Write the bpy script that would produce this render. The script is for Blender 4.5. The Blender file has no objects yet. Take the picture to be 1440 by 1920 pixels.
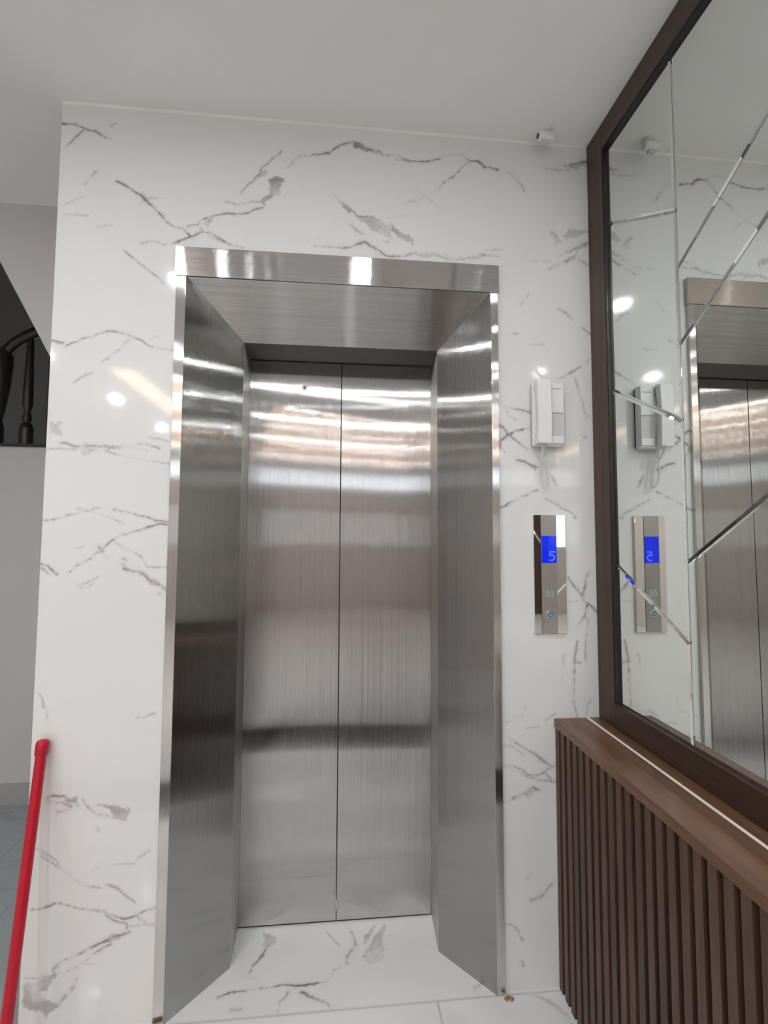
import bpy, bmesh, math, random
import numpy as np
from mathutils import Vector, Matrix

random.seed(7)
S = bpy.context.scene
COL = S.collection
PI = math.pi

# ------------------------------------------------------------------ camera
CAMPOS = Vector((0.0152, -1.5008, 1.42))
RM = ((0.99569029, 0.09219087, -0.01008409),
      (-0.09262718, 0.99395401, -0.05895452),
      (0.00458805, 0.05963451, 0.99820974))      # columns: right, forward, up
cd = bpy.data.cameras.new('camera')
cam = bpy.data.objects.new('camera', cd)
COL.objects.link(cam)
cd.sensor_fit = 'VERTICAL'
cd.sensor_height = 36.0
cd.lens = 866.43 / 1920 * 36.0
cd.clip_start = 0.02
M = Matrix.Identity(4)
for i in range(3):
    M[i][0] = RM[i][0]
    M[i][1] = RM[i][2]
    M[i][2] = -RM[i][1]
    M[i][3] = CAMPOS[i]
cam.matrix_world = M
S.camera = cam

# ------------------------------------------------------------------ world and exposure
W = bpy.data.worlds.new('world')
S.world = W
W.use_nodes = True
W.node_tree.nodes['Background'].inputs[0].default_value = (0.86, 0.93, 1.0, 1)
W.node_tree.nodes['Background'].inputs[1].default_value = 3.0
S.view_settings.view_transform = 'Standard'
S.view_settings.look = 'None'
S.view_settings.gamma = 1.0
S.view_settings.exposure = 0.41
S.cycles.use_denoising = True
S.cycles.max_bounces = 10
S.cycles.glossy_bounces = 8
S.cycles.diffuse_bounces = 5
S.cycles.sample_clamp_indirect = 60.0
S.cycles.sample_clamp_direct = 0.0

LAMP = 240.0      # radiance of each ceiling downlight
COVE = 9.5        # radiance of the warm cove strip

# room dimensions (metres)
H = 2.825
XL = -0.893       # left end of the marble lift wall
XM = 0.889        # mirror plane on the right
XF = 0.875        # face of the mirror frame
XS = 0.7214       # face of the slatted dado
ZS = 0.8355       # top of the dado ledge
YB = -7.2         # far end of the hall behind the camera
XW = -3.2         # left wall of the hall
# door surround
XHL, XHR, ZH1, ZH0 = -0.519, 0.5404, 2.358, 2.264
XIL, XIR = -0.488, 0.5154
YJ, XJL, XJR, ZT = 0.1584, -0.3375, 0.3655, 2.123
YD, XDL, XDR = 0.3129, -0.3464, 0.3722
XC = 0.0116
YH = -0.012       # front face of the trim

# marble veins, in metres on the wall (x, z) and on the floor (x, y)
WL=[
[[[-.8897,2.7554],[-.849,2.7537],[-.8091,2.7356],[-.7894,2.7337],[-.7675,2.7193],[-.7424,2.7088]],.00178,.6],
[[[-.8286,2.7338],[-.8565,2.7005],[-.8782,2.677]],.0018,.6],
[[[-.744,2.7525],[-.7312,2.7628]],.00165,.3],
[[[-.7792,2.6007],[-.8038,2.5646],[-.8114,2.5514]],.00245,.3],
[[[-.8731,2.4843],[-.8195,2.5115]],.0012,.15],
[[[-.8716,2.4507],[-.8024,2.4504]],.0012,.2],
[[[-.7717,2.4118],[-.7217,2.4224]],.00162,.2],
[[[-.7124,2.5664],[-.6756,2.5513],[-.6298,2.5187],[-.5716,2.4671],[-.5406,2.4332],[-.5052,2.4249],[-.4827,2.4011]],.00181,.6],
[[[-.6349,2.5219],[-.6247,2.5137]],.00414,.4],
[[[-.5767,2.4703],[-.5665,2.462]],.00416,.4],
[[[-.6249,2.5191],[-.5519,2.53]],.00108,.25],
[[[-.6313,2.3679],[-.5954,2.381],[-.5587,2.3727],[-.5338,2.3761],[-.4827,2.3993],[-.4528,2.4158],[-.4225,2.4179],[-.3588,2.3823],[-.3125,2.3726]],.00214,.5],
[[[-.4533,2.4321],[-.4222,2.4052],[-.3691,2.387]],.00169,.35],
[[[-.4938,2.4347],[-.4637,2.4422],[-.4539,2.4556],[-.4088,2.4788],[-.3767,2.4866],[-.3255,2.494],[-.257,2.5211]],.00202,.5],
[[[-.3725,2.5272],[-.3313,2.5248],[-.2938,2.5405],[-.2678,2.5406]],.00171,.4],
[[[-.1961,2.7215],[-.2237,2.6891],[-.2493,2.6608],[-.2799,2.623],[-.327,2.5637]],.00176,.4],
[[[-.6844,2.3395],[-.6522,2.3097],[-.6017,2.272],[-.5593,2.2355]],.00147,.38],
[[[-.174,2.6633],[-.1376,2.7077],[-.1004,2.7109],[-.0398,2.7236],[-.0024,2.7554],[.0373,2.7703],[.081,2.7608],[.1322,2.748],[.1488,2.7321],[.1929,2.7378],[.228,2.7196],[.2725,2.7234],[.336,2.7384],[.3812,2.7578],[.4228,2.7555],[.4512,2.7384],[.4797,2.7388],[.5024,2.7173],[.5502,2.7114]],.00194,.55],
[[[.4474,2.738],[.3922,2.681],[.3583,2.6551],[.3302,2.6221],[.2781,2.5894],[.2338,2.5708]],.00191,.42],
[[[.254,2.6277],[.2836,2.6013],[.3245,2.5757],[.3468,2.5544]],.00148,.22],
[[[-.0167,2.5839],[-.0002,2.5457]],.00134,.2],
[[[.0394,2.5318],[.0611,2.509],[.1062,2.5122],[.1608,2.4878],[.2065,2.4571],[.245,2.4484],[.2468,2.4202]],.00198,.45],
[[[.1556,2.4255],[.1773,2.4457]],.00182,.4],
[[[-.112,2.4077],[-.084,2.4225],[-.0416,2.4254]],.00141,.2],
[[[-.0837,2.3967],[-.0253,2.3931],[.0298,2.3967],[.0834,2.4207],[.1177,2.4043],[.1613,2.3772],[.2231,2.3774],[.2505,2.396],[.2835,2.3868],[.3408,2.3886],[.3908,2.3785],[.4545,2.3901],[.5054,2.4009],[.5469,2.3959]],.00229,.42],
[[[-.0415,2.4124],[-.0093,2.3904]],.00177,.3],
[[[.3686,2.3922],[.3964,2.3769]],.00233,.3],
[[[.4998,2.4177],[.5529,2.4211]],.00142,.2],
[[[.1334,2.5142],[.2118,2.5236]],.00118,.12],
[[[-.8915,2.0375],[-.8726,2.0349],[-.8551,2.0323]],.00235,.42],
[[[-.8454,2.0259],[-.8034,2.0449],[-.7656,2.0552],[-.7293,2.069],[-.707,2.0735],[-.6794,2.0679],[-.6466,2.0573],[-.6221,2.0532],[-.5988,2.0368],[-.5542,2.0231],[-.5164,2.0213]],.00174,.42],
[[[-.6576,2.0481],[-.684,2.0192],[-.7197,1.9849],[-.7354,1.9774]],.00178,.35],
[[[-.5994,2.0542],[-.5591,2.0735]],.0013,.2],
[[[-.8213,1.9041],[-.8077,1.9199],[-.7675,1.9419]],.00157,.26],
[[[-.8539,1.7164],[-.832,1.7152],[-.813,1.7073],[-.7707,1.7083],[-.7406,1.7057],[-.6963,1.7033],[-.6471,1.7079],[-.5978,1.7192],[-.5572,1.7083]],.00233,.38],
[[[-.8948,1.6954],[-.8499,1.6964],[-.8032,1.6975]],.00232,.22],
[[[-.7213,1.6944],[-.6843,1.6817],[-.6122,1.6698],[-.5183,1.6548]],.00158,.36],
[[[-.5801,1.6705],[-.5499,1.683]],.00121,.16],
[[[-.5952,1.7362],[-.5581,1.7371],[-.5318,1.7259]],.00145,.22],
[[[-.7088,1.6997],[-.594,1.7023]],.00237,.28],
[[[-.8969,1.4717],[-.874,1.4735],[-.8452,1.4819],[-.8086,1.4937],[-.7688,1.5073],[-.7519,1.5141],[-.7286,1.5193]],.00184,.42],
[[[-.7985,1.5119],[-.7627,1.5107],[-.739,1.5043],[-.7118,1.4897],[-.6815,1.4784],[-.6606,1.467]],.00171,.32],
[[[-.6922,1.5114],[-.6381,1.5004],[-.614,1.4923],[-.5852,1.4876],[-.5609,1.4761],[-.524,1.4765]],.00173,.5],
[[[-.5237,1.4664],[-.5477,1.4663],[-.5715,1.4594],[-.6014,1.4509],[-.625,1.4441],[-.642,1.4341],[-.6593,1.4307],[-.6791,1.4158],[-.7019,1.396],[-.7168,1.378],[-.7457,1.3616],[-.7684,1.3469],[-.791,1.3323],[-.8043,1.3194]],.00209,.5],
[[[-.679,1.4125],[-.6532,1.3945],[-.6291,1.3814],[-.6016,1.3634],[-.5815,1.3321],[-.5578,1.3338],[-.5229,1.337]],.00173,.38],
[[[-.7902,1.3876],[-.7641,1.3942]],.00124,.2],
[[[-.7133,1.3665],[-.6956,1.3535]],.00156,.25],
[[[-.8942,1.3469],[-.871,1.3388],[-.8408,1.313]],.00183,.5],
[[[-.8905,1.3324],[-.8701,1.3179]],.00152,.36],
[[[-.7856,1.2789],[-.7536,1.2869],[-.7216,1.3013]],.00139,.3],
[[[-.7791,1.2692],[-.7531,1.2739],[-.7364,1.2836]],.00139,.22],
[[[-.6508,1.3289],[-.6174,1.3191],[-.5999,1.3141],[-.5804,1.2977],[-.5594,1.2861],[-.5352,1.2729],[-.5203,1.2564]],.00267,.5],
[[[-.6533,1.3535],[-.647,1.3535]],.00314,.35],
[[[-.6559,1.3387],[-.6414,1.3305]],.00314,.22],
[[[-.7219,1.3894],[-.7121,1.3763]],.0039,.4],
[[[-.8853,.9582],[-.8726,.9422],[-.8685,.9187],[-.8558,.9028],[-.855,.8841]],.0018,.35],
[[[-.6003,.8749],[-.5741,.8804],[-.5494,.886]],.00171,.25],
[[[-.8444,.6514],[-.8313,.6569],[-.7985,.657],[-.7786,.6453],[-.7568,.626]],.00223,.5],
[[[-.844,.6422],[-.7978,.6401],[-.7748,.6268]],.00179,.35],
[[[-.8115,.6133],[-.7836,.6211]],.00194,.35],
[[[-.7454,.6408],[-.7247,.6122],[-.703,.5974],[-.6649,.5894],[-.6204,.578]],.00166,.34],
[[[-.7011,.6264],[-.6797,.6193]],.00152,.5],
[[[-.8547,.5851],[-.8518,.5849]],.00297,.4],
[[[-.6984,.5574],[-.6954,.5572]],.00302,.35],
[[[-.8632,.5116],[-.8298,.4902],[-.8037,.4676],[-.7969,.4492],[-.763,.4172],[-.7234,.3967],[-.6842,.3868]],.0017,.48],
[[[-.8473,.4867],[-.8151,.4593],[-.7968,.4462]],.00148,.38],
[[[-.6695,.3934],[-.6328,.3791],[-.608,.3624],[-.5846,.3428]],.00166,.36],
[[[-.6415,.4508],[-.5887,.4568],[-.547,.4897]],.00137,.24],
[[[-.7099,.4321],[-.6807,.4515]],.0015,.16],
[[[-.8757,.3408],[-.8234,.3493],[-.8016,.3538],[-.7628,.3438],[-.7206,.3276],[-.6755,.3171],[-.6451,.3061],[-.6116,.2949],[-.5802,.3033],[-.5564,.3168],[-.5263,.3269]],.0019,.5],
[[[-.6722,.3094],[-.6415,.2909],[-.6082,.2841],[-.6047,.2689]],.0018,.38],
[[[-.5771,.3],[-.5522,.2803],[-.5245,.2724]],.00167,.32],
[[[-.6018,.2732],[-.5246,.2754]],.00151,.26],
[[[-.5968,.2593],[-.6515,.2378],[-.6691,.2302],[-.7043,.2179],[-.7393,.2057],[-.7739,.1906],[-.7967,.1776],[-.8079,.1668]],.00242,.5],
[[[-.6481,.2257],[-.6918,.2021],[-.7321,.1756],[-.7667,.1606],[-.8017,.1575]],.00195,.45],
[[[-.7292,.1769],[-.6907,.1754]],.00148,.32],
[[[-.8741,.1544],[-.8463,.1478],[-.8074,.155]],.0016,.32],
[[[-.7335,.1375],[-.7415,.1176],[-.7637,.0902],[-.789,.069]],.0037,.3],
[[[.6266,2.2291],[.6364,2.2486],[.6558,2.2687]],.00191,.22],
[[[.7457,2.4588],[.7579,2.4868],[.7386,2.5011]],.00293,.32],
[[[.8072,2.5097],[.8368,2.5137],[.8861,2.5112]],.00236,.42],
[[[.8894,2.484],[.8633,2.4666],[.8354,2.4491],[.7938,2.427],[.7761,2.422]],.00397,.42],
[[[.7364,2.3711],[.7853,2.3935],[.8188,2.4052],[.8292,2.4331]],.00291,.42],
[[[.8423,2.4067],[.8832,2.3859]],.00394,.36],
[[[.7115,2.3908],[.7445,2.3948]],.00194,.16],
[[[.6595,2.3895],[.6865,2.397]],.00193,.13],
[[[.5484,2.354],[.5713,2.3649]],.00209,.26],
[[[.5207,2.421],[.5529,2.4231]],.00152,.2],
[[[.7569,2.2226],[.7895,2.209],[.8104,2.1872]],.00242,.5],
[[[.8486,2.1547],[.8774,2.135]],.00234,.42],
[[[.5931,2.1256],[.6158,2.1266]],.0017,.22],
[[[.6628,2.0968],[.7066,2.0969]],.00171,.16],
[[[.7523,1.9728],[.8105,2.0069],[.8595,2.0372],[.8794,2.0532]],.00211,.4],
[[[.5453,1.8784],[.5675,1.8699],[.6086,1.8638],[.6535,1.8523],[.7024,1.8445]],.00214,.5],
[[[.5674,1.8607],[.5783,1.8372],[.6025,1.8287]],.00187,.26],
[[[.5445,1.8069],[.5667,1.7928],[.5813,1.7731],[.6053,1.7554],[.6312,1.7378],[.6553,1.7237]],.00232,.46],
[[[.5439,1.7448],[.5776,1.773],[.5983,1.7882],[.6227,1.7962],[.6528,1.8062],[.6832,1.8218]],.00278,.6],
[[[.5511,1.7305],[.5676,1.7126]],.00185,.3],
[[[.61,1.6881],[.6305,1.6867],[.6509,1.6762],[.6751,1.6657]],.00279,.5],
[[[.7216,1.6429],[.7437,1.6104]],.00377,.32],
[[[.5416,1.5318],[.5656,1.5411],[.6046,1.5595],[.6382,1.5708],[.6776,1.5894]],.00202,.45],
[[[.707,1.5554],[.7461,1.5378],[.7889,1.511],[.8132,1.4949]],.00187,.26],
[[[.8,1.5002],[.8037,1.4966]],.00378,.42],
[[[.8158,1.9808],[.823,1.9566],[.8428,1.8954],[.8459,1.86],[.8686,1.8401]],.00193,.25],
[[[.8517,1.8583],[.846,1.7762]],.00154,.16],
[[[.8421,1.7742],[.8479,1.7744]],.00384,.3],
[[[.7733,1.2935],[.7915,1.2667],[.8227,1.2381],[.8261,1.222],[.8464,1.2041],[.8776,1.17]],.00243,.46],
[[[.8527,1.3165],[.8352,1.2933],[.8266,1.2451],[.8243,1.2238]],.00246,.42],
[[[.8407,1.2041],[.8326,1.1758],[.8093,1.139]],.00244,.5],
[[[.8286,1.1635],[.8452,1.1527],[.8386,1.1086],[.8339,1.0682],[.8367,1.0243]],.00187,.32],
[[[.8082,1.0844],[.7999,1.0477],[.7971,1.0006],[.792,.9346],[.7891,.8844],[.7973,.8359]],.00242,.4],
[[[.79,1.0147],[.8178,1.0141]],.00185,.3],
[[[.7608,1.0379],[.7546,1.0014],[.7539,.9684],[.7406,.9462]],.00185,.22],
[[[.7754,1.2118],[.8036,1.2204]],.00168,.22],
[[[.8504,.8932],[.835,.8693],[.8287,.8349]],.00223,.32],
[[[.5552,.7907],[.564,.7785],[.5888,.7608],[.6191,.7445],[.6441,.7301],[.6673,.7106],[.6798,.7017],[.7013,.689],[.7557,.6818]],.00268,.38],
[[[.5441,.759],[.5547,.7502],[.5779,.7443],[.6188,.7225]],.00214,.26],
[[[.5469,.685],[.5771,.6821],[.6127,.6706],[.6287,.6582],[.6628,.6551],[.6864,.6642],[.7048,.6804],[.7378,.7011]],.00267,.46],
[[[.5611,.681],[.5894,.6648],[.6232,.6517],[.6572,.6435]],.00214,.36],
[[[.6625,.6366],[.7547,.6327]],.00216,.3],
[[[.6863,.6609],[.7077,.6414]],.00217,.32],
[[[.5421,.5767],[.5688,.5822],[.5974,.5942],[.6171,.6017],[.6227,.6131],[.6425,.6206],[.6585,.6116]],.00266,.55],
[[[.6265,.8803],[.6115,.8466],[.579,.834],[.5556,.8262]],.00181,.18],
[[[.6254,.8087],[.6453,.8115],[.6688,.809]],.00216,.24],
[[[.6892,.8323],[.7242,.8501]],.00237,.24],
[[[.6354,.2656],[.6603,.2755],[.68,.2873],[.6892,.2998],[.7073,.3151]],.00354,.5],
[[[.5467,.2002],[.5711,.197],[.5866,.1781],[.6037,.1479]],.00192,.45],
[[[.5994,.0888],[.6062,.0707]],.00263,.28],
[[[.6258,.3397],[.6257,.3316]],.00355,.28],
[[[.7705,2.7473],[.8062,2.7523],[.8341,2.7606],[.8962,2.7758]],.00297,.6],
[[[.7173,2.737],[.7564,2.7303],[.8058,2.7363]],.00295,.3],
[[[.5905,2.703],[.6155,2.6912],[.6363,2.6596],[.642,2.6463]],.0029,.2]]
WB=[
[[[-.4538,2.4502],[-.4103,2.4714],[-.4149,2.4511],[-.4349,2.4406]],.5],
[[[-.2678,2.5406],[-.2373,2.5781],[-.238,2.6152],[-.2157,2.6356],[-.1839,2.6251],[-.2043,2.5899],[-.1936,2.574],[-.2265,2.5604],[-.2571,2.5266]],.6],
[[[-.2799,2.623],[-.2492,2.6552],[-.2334,2.6509],[-.2487,2.6255],[-.2746,2.6178]],.3],
[[[.0373,2.7703],[.0809,2.7627],[.1267,2.7494],[.0811,2.7455],[.0447,2.7519]],.6],
[[[.1929,2.7243],[.2336,2.7278],[.2317,2.7161]],.6],
[[[-.0002,2.5457],[.0176,2.5527],[.0394,2.5262],[.0287,2.5141],[.0125,2.5242]],.65],
[[[.0504,2.5026],[.0827,2.518],[.1389,2.5032],[.1718,2.4717],[.161,2.4427],[.1392,2.4469],[.0938,2.4719]],.35],
[[[.1607,2.5048],[.1937,2.4619],[.2339,2.4552],[.2413,2.4312],[.2065,2.4345],[.1718,2.466]],.42],
[[[.0254,2.4839],[.0615,2.464],[.0832,2.4487],[.0508,2.4484],[.0399,2.4663]],.45],
[[[.3797,2.3853],[.4545,2.3958],[.5299,2.3967],[.4638,2.3792]],.25],
[[[.2505,2.3941],[.2964,2.3971],[.3445,2.3888],[.2964,2.3801]],.25],
[[[-.8861,1.7773],[-.8563,1.7714],[-.8485,1.7365],[-.8784,1.7424]],.22],
[[[-.8034,1.7042],[-.7644,1.7085],[-.7401,1.6906],[-.7507,1.6803],[-.7883,1.6795]],.36],
[[[-.5901,1.3042],[-.5598,1.2976],[-.5384,1.2762],[-.5224,1.2712],[-.5511,1.2746],[-.572,1.2845]],.5],
[[[-.5582,1.2501],[-.5343,1.2467],[-.537,1.232]],.28],
[[[-.7922,.649],[-.7573,.6382],[-.7566,.6198],[-.784,.6303]],.42],
[[[-.6981,.6263],[-.6508,.6179],[-.6125,.6115],[-.6148,.5916],[-.625,.5798],[-.6526,.5857],[-.6748,.6098]],.5],
[[[-.6518,.2453],[-.6254,.2613],[-.5967,.2563],[-.6098,.2453],[-.6482,.2286]],.5],
[[[-.8053,.1724],[-.7957,.1541],[-.8134,.1263],[-.8184,.1092],[-.8388,.1108],[-.8342,.1367]],.62],
[[[-.8799,.1258],[-.84,.1371],[-.8294,.0956],[-.7861,.0687],[-.8148,.0291],[-.836,.0497],[-.88,.0679],[-.8787,.0996]],.42],
[[[.7387,2.505],[.7659,2.4971],[.777,2.4648],[.7456,2.4569]],.2],
[[[.7872,2.4908],[.8111,2.51],[.8802,2.5147],[.8441,2.4888],[.7947,2.4718]],.32],
[[[.8295,2.4487],[.8633,2.4666],[.869,2.4552],[.8449,2.4361]],.4],
[[[.7855,2.4012],[.8229,2.4133],[.8087,2.3891]],.4],
[[[.5384,1.752],[.5551,1.756],[.5512,1.7341],[.54,1.7302]],.6],
[[[.6547,1.6799],[.679,1.6749],[.675,1.6602],[.6601,1.6691]],.5],
[[[.6155,.6134],[.6425,.6206],[.6585,.6116],[.6422,.6005],[.617,.59]],.38],
[[[.8062,2.7543],[.8922,2.7774],[.8918,2.7594],[.8397,2.7431]],.42]]
FL=[
[[[-.2492,.2885],[-.2104,.256],[-.2279,.2252],[-.24,.1891],[-.2615,.1613],[-.2659,.1294]],.00285,.45],
[[[-.289,.1258],[-.2445,.1145]],.00285,.3],
[[[-.3482,.0605],[-.3102,.0708],[-.2218,.0803],[-.1475,.0861],[-.1132,.0796],[-.0539,.0744],[-.0204,.0803],[-.0037,.0971],[.0046,.115],[.0308,.1279]],.00209,.52],
[[[.0487,.14],[.0527,.1696],[.0714,.1927],[.0819,.2305],[.0506,.302]],.0038,.32],
[[[-.0229,.2733],[.0161,.2081]],.0019,.22],
[[[-.091,.0549],[-.0682,.0359],[-.0315,.0226],[-.0099,.0108],[.005,-.005]],.00285,.46],
[[[-.1361,.0589],[-.142,.039],[-.1583,.0272],[-.162,-.0046]],.00247,.3],
[[[.0506,.2996],[.0746,.2422],[.0811,.2067]],.0038,.35],
[[[.1881,.2876],[.1653,.2501],[.1234,.1945],[.1088,.1626]],.00228,.36],
[[[.4521,.0193],[.4794,.0346]],.00228,.22],
[[[.6258,-.0252],[.6807,-.0549],[.7059,-.089],[.7144,-.1202]],.00475,.2],
[[[-.3056,.016],[-.2743,.0164]],.0038,.2]]
FB=[
[[[-.2499,.2931],[-.2111,.2605],[-.2101,.2279],[-.2427,.2265]],.42],
[[[.112,.2257],[.1482,.2816],[.1626,.2899],[.1393,.2366],[.1191,.2163]],.42],
[[[.1881,.2876],[.1845,.1891],[.1746,.1427],[.1257,.1411],[.1161,.162],[.1502,.2289]],.32]]

# ------------------------------------------------------------------ materials
def new_mat(name):
    m = bpy.data.materials.new(name)
    m.use_nodes = True
    nt = m.node_tree
    return m, nt, nt.nodes['Principled BSDF']

def nd(nt, kind, **kw):
    n = nt.nodes.new(kind)
    for k, v in kw.items():
        setattr(n, k, v)
    return n

def math_node(nt, op, a, b=None, clamp=False):
    n = nd(nt, 'ShaderNodeMath', operation=op, use_clamp=clamp)
    for i, v in enumerate((a, b)):
        if v is None:
            continue
        if isinstance(v, (int, float)):
            n.inputs[i].default_value = v
        else:
            nt.links.new(v, n.inputs[i])
    return n.outputs[0]

def vec_node(nt, op, a, b=None, scale=None):
    n = nd(nt, 'ShaderNodeVectorMath', operation=op)
    for i, v in enumerate((a, b)):
        if v is None:
            continue
        if isinstance(v, (tuple, list)):
            n.inputs[i].default_value = v
        else:
            nt.links.new(v, n.inputs[i])
    if scale is not None:
        if isinstance(scale, (int, float)):
            n.inputs['Scale'].default_value = scale
        else:
            nt.links.new(scale, n.inputs['Scale'])
    return n.outputs[1] if op == 'DOT_PRODUCT' else n.outputs[0]

def plain(name, col, rough=0.5, metal=0.0, spec=0.5, bump=0.0, bscale=60.0, emit=None, strength=0.0, var=0.0):
    m, nt, p = new_mat(name)
    p.inputs['Base Color'].default_value = (*col, 1)
    p.inputs['Roughness'].default_value = rough
    p.inputs['Metallic'].default_value = metal
    p.inputs['Specular IOR Level'].default_value = spec
    g = nd(nt, 'ShaderNodeNewGeometry')
    nz = nd(nt, 'ShaderNodeTexNoise')
    nz.inputs['Scale'].default_value = bscale
    nz.inputs['Detail'].default_value = 3
    nt.links.new(g.outputs['Position'], nz.inputs['Vector'])
    if bump:
        b = nd(nt, 'ShaderNodeBump')
        b.inputs['Strength'].default_value = bump
        b.inputs['Distance'].default_value = 0.002
        nt.links.new(nz.outputs['Fac'], b.inputs['Height'])
        nt.links.new(b.outputs['Normal'], p.inputs['Normal'])
    if var:
        mx = nd(nt, 'ShaderNodeMix', data_type='RGBA')
        mx.inputs['A'].default_value = (*[c * (1 - var) for c in col], 1)
        mx.inputs['B'].default_value = (*[min(1, c * (1 + var)) for c in col], 1)
        nt.links.new(nz.outputs['Fac'], mx.inputs['Factor'])
        nt.links.new(mx.outputs['Result'], p.inputs['Base Color'])
    if emit:
        p.inputs['Emission Color'].default_value = (*emit, 1)
        p.inputs['Emission Strength'].default_value = strength
    return m

def marble(name, base, vein, rough, procedural, tiles=False, tint=None):
    m, nt, p = new_mat(name)
    g = nd(nt, 'ShaderNodeNewGeometry')
    a = nd(nt, 'ShaderNodeAttribute', attribute_name='vein')
    fac = a.outputs['Fac']
    pos = g.outputs['Position']
    # very soft clouding of the glaze
    n0 = nd(nt, 'ShaderNodeTexNoise')
    n0.inputs['Scale'].default_value = 1.7
    n0.inputs['Detail'].default_value = 3
    nt.links.new(pos, n0.inputs['Vector'])
    if procedural:
        wv = nd(nt, 'ShaderNodeTexNoise')
        wv.inputs['Scale'].default_value = 2.2
        wv.inputs['Detail'].default_value = 6
        wv.inputs['Roughness'].default_value = 0.62
        wv.inputs['Distortion'].default_value = 1.1
        nt.links.new(pos, wv.inputs['Vector'])
        d = math_node(nt, 'ABSOLUTE', math_node(nt, 'SUBTRACT', wv.outputs['Fac'], 0.5))
        v = math_node(nt, 'SUBTRACT', 1.0, math_node(nt, 'DIVIDE', d, 0.012), clamp=True)
        msk = nd(nt, 'ShaderNodeTexNoise')
        msk.inputs['Scale'].default_value = 1.4
        nt.links.new(pos, msk.inputs['Vector'])
        k = math_node(nt, 'MULTIPLY', math_node(nt, 'SUBTRACT', msk.outputs['Fac'], 0.42), 3.0, clamp=True)
        v = math_node(nt, 'MULTIPLY', math_node(nt, 'MULTIPLY', v, k), 0.5)
        pr = nd(nt, 'ShaderNodeAttribute', attribute_name='open_field')
        v = math_node(nt, 'MULTIPLY', v, pr.outputs['Fac'])
        fac = math_node(nt, 'MAXIMUM', fac, v)
        if tiles:
            br = nd(nt, 'ShaderNodeTexBrick')
            br.offset = 0.0
            br.inputs['Scale'].default_value = 1.0
            br.inputs['Mortar Size'].default_value = 0.0012
            br.inputs['Brick Width'].default_value = 0.6
            br.inputs['Row Height'].default_value = 0.6
            br.inputs['Color1'].default_value = (0, 0, 0, 1)
            br.inputs['Color2'].default_value = (0, 0, 0, 1)
            br.inputs['Mortar'].default_value = (1, 1, 1, 1)
            sh = vec_node(nt, 'ADD', pos, (0.2735, 0.01, 0))
            nt.links.new(sh, br.inputs['Vector'])
            j = math_node(nt, 'MULTIPLY', br.outputs['Color'], pr.outputs['Fac'])
            fac = math_node(nt, 'MAXIMUM', fac, math_node(nt, 'MULTIPLY', j, 0.8))
    mx0 = nd(nt, 'ShaderNodeMix', data_type='RGBA')
    mx0.inputs['A'].default_value = (*[c * 0.965 for c in base], 1)
    mx0.inputs['B'].default_value = (*base, 1)
    nt.links.new(n0.outputs['Fac'], mx0.inputs['Factor'])
    mx = nd(nt, 'ShaderNodeMix', data_type='RGBA')
    nt.links.new(fac, mx.inputs['Factor'])
    nt.links.new(mx0.outputs['Result'], mx.inputs['A'])
    mx.inputs['B'].default_value = (*vein, 1)
    nt.links.new(mx.outputs['Result'], p.inputs['Base Color'])
    p.inputs['Roughness'].default_value = rough
    p.inputs['Specular IOR Level'].default_value = 0.5
    return m

def brushed(name, T, spread=0.2, col=(0.60, 0.585, 0.575), rough=0.16, wave=0.012, wscale=2.6, lines=47000.0):
    """stainless steel whose hairlines run across T, so reflections smear along T"""
    m, nt, p = new_mat(name)
    T = tuple(Vector(T).normalized())
    g = nd(nt, 'ShaderNodeNewGeometry')
    pos = g.outputs['Position']
    dt = vec_node(nt, 'DOT_PRODUCT', pos, T)
    w = math_node(nt, 'FLOOR', math_node(nt, 'MULTIPLY', dt, lines))
    r = []
    for k in (0.0, 37.7, 71.3):
        wn = nd(nt, 'ShaderNodeTexWhiteNoise', noise_dimensions='2D')
        cx = nd(nt, 'ShaderNodeCombineXYZ')
        nt.links.new(math_node(nt, 'ADD', w, k), cx.inputs[0])
        cx.inputs[1].default_value = k * 3.1
        nt.links.new(cx.outputs[0], wn.inputs['Vector'])
        r.append(math_node(nt, 'SUBTRACT', wn.outputs['Value'], 0.5))
    s = math_node(nt, 'ADD', math_node(nt, 'ADD', r[0], r[1]), r[2])
    s = math_node(nt, 'MULTIPLY', s, spread * 2)
    wav = nd(nt, 'ShaderNodeTexNoise')
    wav.inputs['Scale'].default_value = wscale
    wav.inputs['Detail'].default_value = 0.0
    nt.links.new(pos, wav.inputs['Vector'])
    wv = vec_node(nt, 'SCALE', vec_node(nt, 'SUBTRACT', wav.outputs['Color'], (0.5, 0.5, 0.5)), scale=wave * 2)
    N = vec_node(nt, 'ADD', g.outputs['Normal'], vec_node(nt, 'SCALE', T, scale=s))
    N = vec_node(nt, 'NORMALIZE', vec_node(nt, 'ADD', N, wv))
    nt.links.new(N, p.inputs['Normal'])
    p.inputs['Base Color'].default_value = (*col, 1)
    p.inputs['Metallic'].default_value = 1.0
    p.inputs['Roughness'].default_value = rough * 1.9
    p.inputs['Anisotropic'].default_value = 1.0
    tv = nd(nt, 'ShaderNodeCombineXYZ')
    for i in range(3):
        tv.inputs[i].default_value = T[i]
    nt.links.new(tv.outputs[0], p.inputs['Tangent'])
    return m

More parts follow.
